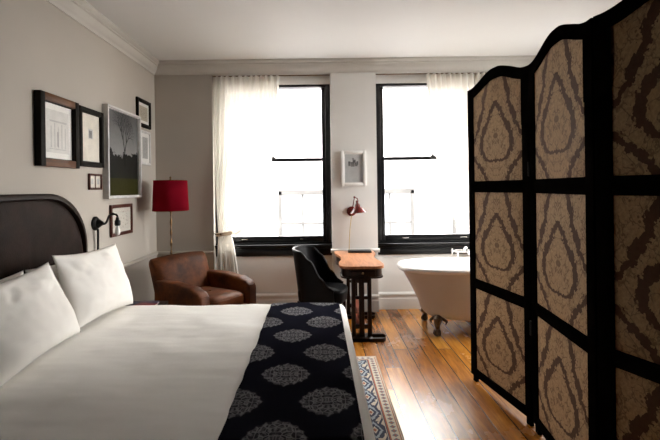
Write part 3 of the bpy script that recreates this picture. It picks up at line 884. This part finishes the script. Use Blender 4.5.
# rim strips closing the two skins
def strip(f0, f1, m):
    for i in range(m):
        b.faces.new([b.verts.new(p) for p in (f0(i/m), f0((i+1)/m), f1((i+1)/m), f1(i/m))])
strip(lambda s: shell(s, 1, 0), lambda s: shell(s, 1, .03), n); strip(lambda s: shell(s, 0, 0), lambda s: shell(s, 0, .03), n)
strip(lambda s: shell(0, s, 0), lambda s: shell(0, s, .03), 16); strip(lambda s: shell(1, s, 0), lambda s: shell(1, s, .03), 16)
bmesh.ops.remove_doubles(b, verts=list(b.verts), dist=1e-4)
bk = obj('backrest', b, LEATHERK, t, ang=50)
b = B(); tube(b, [shell(k/60, 1, .015) for k in range(61)], .017, 8); obj('piping', b, LEATHERK, bk)
for sx, sy, dx in ((1, 1, 0), (1, -1, 0), (-1, 1, -.07), (-1, -1, -.07)):
    b = B(); x, y = sx*.195, sy*.18
    tube(b, [(x+dx, y*1.05, 0), (x, y, .34)], [.013, .021], 10); obj('leg', b, DARKW, t)

# ------------------------------------------------------------------ writing desk
DX, DYF, DYB = .415, 4.27, 5.39
t = thing('writing_desk', 'narrow wooden trestle desk standing end-on against the pier', 'desk', (DX, (DYF+DYB)/2, 0))
L = (DYB-DYF)/2
def outline(g=0., n=10):
    W = .215-g; pts = []
    side = [(-L+.09, W), (-L+.16, W+.004), (-L+.30, W), (-L+.42, W-.03), (-L+.5, W-.036), (L-.5, W-.036), (L-.42, W-.03), (L-.30, W+.012), (L-.1, W+.02), (L-.02, W+.006), (L-g, W-.03)]
    r = .09
    # front rounded corner on +x
    right = [(W-r+r*math.sin(k/n*PI/2), -L+g+r-r*math.cos(k/n*PI/2)) for k in range(n)]
    right += [(w, y) for y, w in side]
    left = [(-x, y) for x, y in right[::-1]]
    return right + left
b = B(); prism(b, outline(), 'z', .725, .75, .008, 3); obj('desktop', b, DESKTOP, t)
b = B(); prism(b, outline(.022), 'z', .635, .724); prism(b, outline(.012), 'z', .63, .645, .004); ap = obj('apron', b, DESKD, t)
b = B(); box(b, -.12, .12, -L+.012, -L+.024, .652, .712, .004); dr = obj('drawer', b, DESKD, t)
b = B(); ball(b, (0, -L+.004, .682), .011); obj('knob', b, BRASS, dr)
for yc in (-.385, .40):
    b = B()
    for x0, x1 in ((-.098, -.060), (-.026, .026), (.060, .098)): box(b, x0, x1, yc-.028, yc+.028, .03, .64, .006)
    for z0, z1 in ((.56, .64), (.40, .425), (.11, .15)): box(b, -.098, .098, yc-.024, yc+.024, z0, z1, .004)
    tr = obj('trestle', b, DESKD, t)
    b = B()          # flat stadium-ring foot
    ring = []
    for (R, hx) in ((.088, .235), (.05, .235)):
        pts = []
        for k in range(13): a = -PI/2+k/12*PI; pts.append((hx-R*.6+R*.6*math.cos(a), yc+R*math.sin(a)))
        for k in range(13): a = PI/2+k/12*PI; pts.append((-hx+R*.6+R*.6*math.cos(a), yc+R*math.sin(a)))
        ring.append(pts)
    lo = [[b.verts.new((x, y, 0)) for x, y in p] for p in ring]; hi = [[b.verts.new((x, y, .034)) for x, y in p] for p in ring]
    m_ = len(ring[0])
    for k in range(m_):
        k2 = (k+1) % m_
        b.faces.new((lo[0][k], lo[0][k2], hi[0][k2], hi[0][k])); b.faces.new((lo[1][k], hi[1][k], hi[1][k2], lo[1][k2]))
        b.faces.new((hi[0][k], hi[0][k2], hi[1][k2], hi[1][k])); b.faces.new((lo[0][k], lo[1][k], lo[1][k2], lo[0][k2]))
    box(b, -.10, .10, yc-.088, yc+.088, .004, .036, .004)
    obj('foot', b, DESKD, tr, ang=30)
b = B()
prof = [(.018, -.36), (.03, -.34), (.02, -.31), (.034, -.27), (.026, -.2), (.03, 0), (.026, .2), (.034, .28), (.02, .32), (.03, .35), (.018, .375)]
lathe(b, prof, (0, 0, .20), 18, Euler((-PI/2, 0, 0)).to_matrix()); obj('stretcher', b, REDW, t)
b = B(); box(b, -.05, .05, -.32, .36, .10, .13, .006); obj('lower_shelf', b, REDW, t)

b = B(); box(b, -.135, .135, -.085, .085, 0, .014, .004); box(b, -.128, .128, -.08, .08, .014, .017, .001)
o = obj('folder', b, LEATHERK); o.location = (.475, 5.245, .7505); o.rotation_euler = (0, 0, -.05); tag(o, 'flat black leather folder lying at the back of the desk', 'folder')

# ------------------------------------------------------------------ red wall lamp above the desk
RED = mottled('oxblood_enamel', (.15, .018, .014), (.11, .012, .010), 10., .25)
t = thing('wall_lamp', 'red cone shade wall lamp on the pier above the desk', 'wall lamp', (.40, YB-.001, 1.215))
Rx = Euler((PI/2, 0, 0)).to_matrix()
b = B(); lathe(b, [(0, 0), (.056, 0), (.058, .012), (.045, .022), (.02, .03), (0, .032)], (0, 0, 0), 28, Rx); obj('wall_plate', b, RED, t)
b = B(); tube(b, bez((0, -.025, 0), (0, -.08, .0), (.02, -.10, .10), (.03, -.105, .17)), .006, 8)
tube(b, [(.03, -.105, .17), (.062, -.13, .155), (.072, -.14, .12)], .006, 8); ball(b, (.03, -.105, .172), .012); obj('arm', b, RED, t)
Tl = Euler((math.radians(0), math.radians(-6), 0)).to_matrix()
b = B(); lathe(b, [(.0, .135), (.014, .132), (.016, .10), (.026, .085), (.040, .06), (.098, -.005), (.102, -.012), (.098, -.012), (.036, .055), (.014, .085), (0, .09)], (.07, -.14, .0), 32, Tl, caps=False)
obj('shade', b, RED, t)
b = B(); ball(b, (.07, -.14, .02), .022, sz=1.2); obj('bulb', b, M('desk_bulb', (.85, .82, .75), .3).m, t)
b = B(); tube(b, bez((-.0, -.03, -.05), (-.02, -.04, -.15), (-.03, -.04, -.3), (-.035, -.05, -.40)), .004, 8); tube(b, [(-.035, -.05, -.40), (-.037, -.055, -.4615)], .004, 8)
obj('cord', b, mottled('yellow_cloth_cord', (.55, .36, .08), (.42, .26, .05), 60., .7), t)

# ------------------------------------------------------------------ claw-foot bathtub
TX0, TX1, TY, TZ = .868, 2.46, 4.78, .655
ENAMEL = mottled('white_enamel', (.82, .80, .77), (.84, .82, .79), 3., .22); TUBOUT = mottled('painted_cast_iron', (.60, .565, .52), (.63, .59, .545), 3., .35)
TCX, TL, TW = (TX0+TX1)/2, (TX1-TX0)/2, .375
t = thing('bathtub', 'white claw foot bathtub under the right window', 'bathtub', (TCX, TY, 0))
def tub_pt(u, s, ins=0.):
    """s 0 at bottom centre .. 1 at rim"""
    a = 2*PI*u; c, sn = math.cos(a), math.sin(a); e = .72
    cx = math.copysign(abs(c)**e, c); sy = math.copysign(abs(sn)**e, sn)
    kx = interp(s, [(0, 0), (.30, .52), (.45, .70), (.6, .78), (1, 1.0)]) if False else None
    if s < .35: q = s/.35; r = q*.60; z = .135+.02*q*q
    elif s < .5: q = (s-.35)/.15; r = .60+.14*math.sin(q*PI/2); z = .155+.09*(1-math.cos(q*PI/2))
    else: q = (s-.5)/.5; r = .74+.26*q**1.15; z = .245+(TZ-.245)*q
    end = 1.0 if c > 0 else 1.0
    xs_ = TL*(r if c < 0 else .80+.20*r if s >= .5 else r*1.02)
    wy = TW*(.80+.20*r if s >= .5 else r*1.0/.74*.948)
    if c > 0 and s < .5: xs_ = TL*r/.74*.948
    return Vector(((xs_-ins)*cx, (wy-ins)*sy, z+ins*(1 if s < .5 else 0)))
b = B(); grid(b, lambda u, v: tub_pt(u, v), 72, 36, close_u=True); bmesh.ops.remove_doubles(b, verts=list(b.verts), dist=1e-4)
obj('outer_shell', b, TUBOUT, t, ang=0)
b = B(); grid(b, lambda u, v: tub_pt(u, v, .03), 72, 36, close_u=True); bmesh.ops.remove_doubles(b, verts=list(b.verts), dist=1e-4)
obj('basin', b, ENAMEL, t, ang=0)
b = B()
NR = 96
rim = []
for k in range(NR+1):
    p_ = tub_pt(k/NR, 1.0); rim.append(p_)
path = [p_+Vector((0, 0, .0)) for p_ in rim]
tube(b, path, .030, 12, caps=False); obj('rim', b, ENAMEL, t, ang=0)
IRON = mottled('aged_nickel_claw', (.16, .12, .085), (.09, .065, .045), 40., .3, metal=.9)
for sx in (-1, 1):
    for sy in (-1, 1):
        fx = (1.20-TCX) if sx < 0 else (2.20-TCX); fy = sy*.235
        b = B(); d = Vector((sx*.5, sy*.85, 0)).normalized()
        def q(o_, z): return (fx+d.x*o_, fy+d.y*o_, z)
        tube(b, [q(-.08, .20), q(-.02, .185), q(.035, .15), q(.045, .11), q(.03, .075), q(.03, .05)], [.022, .048, .044, .030, .022, .024], 12)
        ball(b, q(.035, .032), .032)
        for k in range(4):
            a = (k-1.5)*.6; dd = Vector((d.x*math.cos(a)-d.y*math.sin(a), d.x*math.sin(a)+d.y*math.cos(a), 0))
            o0 = Vector(q(.03, .07)); tube(b, [o0, o0+dd*.034+Vector((0, 0, -.012)), o0+dd*.042+Vector((0, 0, -.042)), o0+dd*.030+Vector((0, 0, -.064))], [.012, .011, .010, .005], 8)
        tv = Vector((-d.y, d.x, 0))
        for s in (-1, 1):
            o0 = Vector(q(-.0, .17)); tube(b, [o0, o0+tv*s*.05+Vector((0, 0, .0)), o0+tv*s*.085+Vector((0, 0, -.03)), o0+tv*s*.07+Vector((0, 0, -.055))], [.022, .02, .014, .008], 8)
        obj('claw_foot', b, IRON, t)
b = B()
tube(b, [(-.07, TW+.005, .68), (-.07, TW+.005, .76)], .014, 12); tube(b, [(.07, TW+.005, .68), (.07, TW+.005, .76)], .014, 12); tube(b, [(-.10, TW+.005, .755), (.10, TW+.005, .755)], .017, 12)
tube(b, bez((0, TW+.005, .755), (0, TW-.02, .83), (0, TW-.12, .82), (0, TW-.13, .74)), .012, 10)
fa = obj('faucet', b, CHROME, t)
for s in (-1, 1):
    b = B(); tube(b, [(s*.10, TW+.005, .755), (s*.13, TW+.005, .755)], .012, 10)
    for a in (0, PI/2): tube(b, [(s*.135, TW+.005+.035*math.cos(a), .755+.035*math.sin(a)), (s*.135, TW+.005-.035*math.cos(a), .755-.035*math.sin(a))], .007, 8)
    obj('tap_handle', b, CHROME, fa)

# ------------------------------------------------------------------ rug
b = B()
RW, RL = 1.8, 2.7
def rugf(u, v): return Vector((-RW*(1-u), -RL*(1-v), .010+.0015*fbm(u*3, v*3, 1, 2.)))
grid(b, rugf, 60, 60); o = obj('rug', b, rug_mat(), None, solid=.008, ang=0)
o.location = (.49, 3.965, 0); tag(o, 'patterned oriental rug with blue leafy border beside and under the bed', 'rug')

# ------------------------------------------------------------------ folding screen
Bp = Vector((1.32, 2.77)); PW = .78
A = Bp + .752*Vector((-.175, .985)).normalized(); Cc = Bp + PW*Vector((-.105, -.9945)).normalized(); Dd = Cc + PW*Vector((.34, -.94)).normalized()
t = thing('folding_screen', 'tall black folding screen with beige and brown damask panels', 'folding screen', (Bp.x, Bp.y, 0))
def screen_top(s, inset=0.):
    """s: 0..1 across a panel; ogee crest"""
    q = 1-abs(2*s-1)
    return 2.24 + .085*interp(q, [(0, 0), (.07, .0), (.95, 1.), (1, 1.)]) - inset
TH = .034; ST = .078
def panel(P0, P1):
    d = (P1-P0); Lp = d.length; ang = math.atan2(d.y, d.x)
    b = B(); g = .003
    box(b, g, ST, -TH/2, TH/2, .045, 1.9, .004); box(b, Lp-ST, Lp-g, -TH/2, TH/2, .045, 1.9, .004)
    for z0, z1 in ((.045, .105), (.722, .795), (1.452, 1.535)): box(b, ST-.002, Lp-ST+.002, -TH/2, TH/2, z0, z1, .004)
    N = 48                                   # crest and upper stiles
    ins = .075
    def z_in(s): return screen_top(min(1, max(0, s)))-ins
    for i in range(N):
        s0, s1 = g/Lp+(1-2*g/Lp)*i/N, g/Lp+(1-2*g/Lp)*(i+1)/N
        x0, x1 = s0*Lp, s1*Lp
        inner = ST < (x0+x1)/2 < Lp-ST
        a0, a1 = (z_in(s0), z_in(s1)) if inner else (1.88, 1.88)
        v = [b.verts.new(p) for p in ((x0, -TH/2, a0), (x1, -TH/2, a1), (x1, -TH/2, screen_top(s1)), (x0, -TH/2, screen_top(s0)),
                                      (x0, TH/2, a0), (x1, TH/2, a1), (x1, TH/2, screen_top(s1)), (x0, TH/2, screen_top(s0)))]
        for f in ((0, 1, 2, 3), (4, 7, 6, 5), (3, 2, 6, 7), (0, 4, 5, 1)): b.faces.new([v[k] for k in f])
        if i == 0: b.faces.new((v[0], v[3], v[7], v[4]))
        if i == N-1: b.faces.new((v[1], v[5], v[6], v[2]))
        if i > 0 and inner != (ST < (x0+x1)/2-(x1-x0) < Lp-ST):
            pass
    bmesh.ops.remove_doubles(b, verts=list(b.verts), dist=1e-5)
    p = obj('panel_frame', b, SCREENW, t, ang=30)
    p.location = (P0.x-Bp.x, P0.y-Bp.y, 0); p.rotation_euler = (0, 0, ang)
    for z0, z1 in ((.10, .727), (.79, 1.457), (1.53, None)):
        b = B()
        for sg in (-1, 1):
            def f(u, v, sg=sg):
                x = lerp(ST-.004, Lp-ST+.004, u); top = z1 if z1 else z_in(x/Lp)+.004
                puff = .006*(min(1, min(u, 1-u)*9)*min(1, min(v, 1-v)*9))**.5
                return Vector((x, sg*(TH*.18+puff), lerp(z0, top, v)))
            grid(b, f, 36, 24, uvfn=lambda u, v, sg=sg: (u, v))
        obj('fabric_panel', b, DAMASK, p, ang=0)
    for x in (.05, Lp-.05):
        b = B(); box(b, x-.022, x+.022, -TH/2+.004, TH/2-.004, 0, .047, .004); obj('foot', b, SCREENW, p)
    return p
panel(A, Bp); panel(Bp, Cc); panel(Cc, Dd)
for P_, nm in ((Bp, 0), (Cc, 1)):
    for z in (.62, 1.60):
        b = B(); x, y = P_.x-Bp.x, P_.y-Bp.y; s = -1 if nm == 0 else 1
        lathe(b, [(0, z-.045), (.007, z-.045), (.007, z+.045), (0, z+.045)], (x+(-.02 if nm == 0 else .02), y, 0), 12); obj('hinge', b, BLACKM, t)

# ------------------------------------------------------------------ daylight
w = bpy.data.worlds.new('sky'); bpy.context.scene.world = w; w.use_nodes = True
nt = w.node_tree; bg = nt.nodes['Background']
bg.inputs[0].default_value = (1.0, .99, .97, 1); bg.inputs[1].default_value = 1.0
for x0, x1 in BAY:                            # sampling portals in the window openings: they give no light themselves
    L_ = bpy.data.lights.new('daylight_portal', 'AREA'); L_.shape = 'RECTANGLE'; L_.size = x1-x0; L_.size_y = ZH-ZS
    L_.cycles.is_portal = True
    o = bpy.data.objects.new('daylight_portal', L_); C.objects.link(o)
    o.location = ((x0+x1)/2, 5.80, (ZS+ZH)/2); o.rotation_euler = (-PI/2, 0, 0)
L_ = bpy.data.lights.new('daylight_portal', 'AREA'); L_.shape = 'RECTANGLE'; L_.size = ZH-ZS; L_.size_y = SY1-SY0; L_.cycles.is_portal = True
o = bpy.data.objects.new('daylight_portal', L_); C.objects.link(o); o.location = (XR+.19, (SY0+SY1)/2, (ZS+ZH)/2); o.rotation_euler = (0, PI/2, 0)

# ------------------------------------------------------------------ camera: eye 1.5 m up, looking straight at the window wall, shifted lens
cam = bpy.data.cameras.new('camera'); co = bpy.data.objects.new('camera', cam); C.objects.link(co)
cam.sensor_width = 36; cam.lens = 450/660*36; cam.shift_x = 12/660; cam.shift_y = -32/660; cam.clip_start = .05
r = math.radians(.75)
co.matrix_world = Matrix(((math.cos(r), math.sin(r), 0, 0), (0, 0, -1, 0), (-math.sin(r), math.cos(r), 0, 1.5), (0, 0, 0, 1)))
sc = bpy.context.scene; sc.camera = co
sc.view_settings.view_transform = 'Standard'; sc.view_settings.look = 'None'; sc.view_settings.gamma = 1; sc.view_settings.use_curve_mapping = False
sc.view_settings.exposure = 4.82
sc.cycles.use_denoising = True
sc.cycles.max_bounces = 10; sc.cycles.diffuse_bounces = 6; sc.cycles.glossy_bounces = 4; sc.cycles.transparent_max_bounces = 12
sc.cycles.sample_clamp_indirect = 20
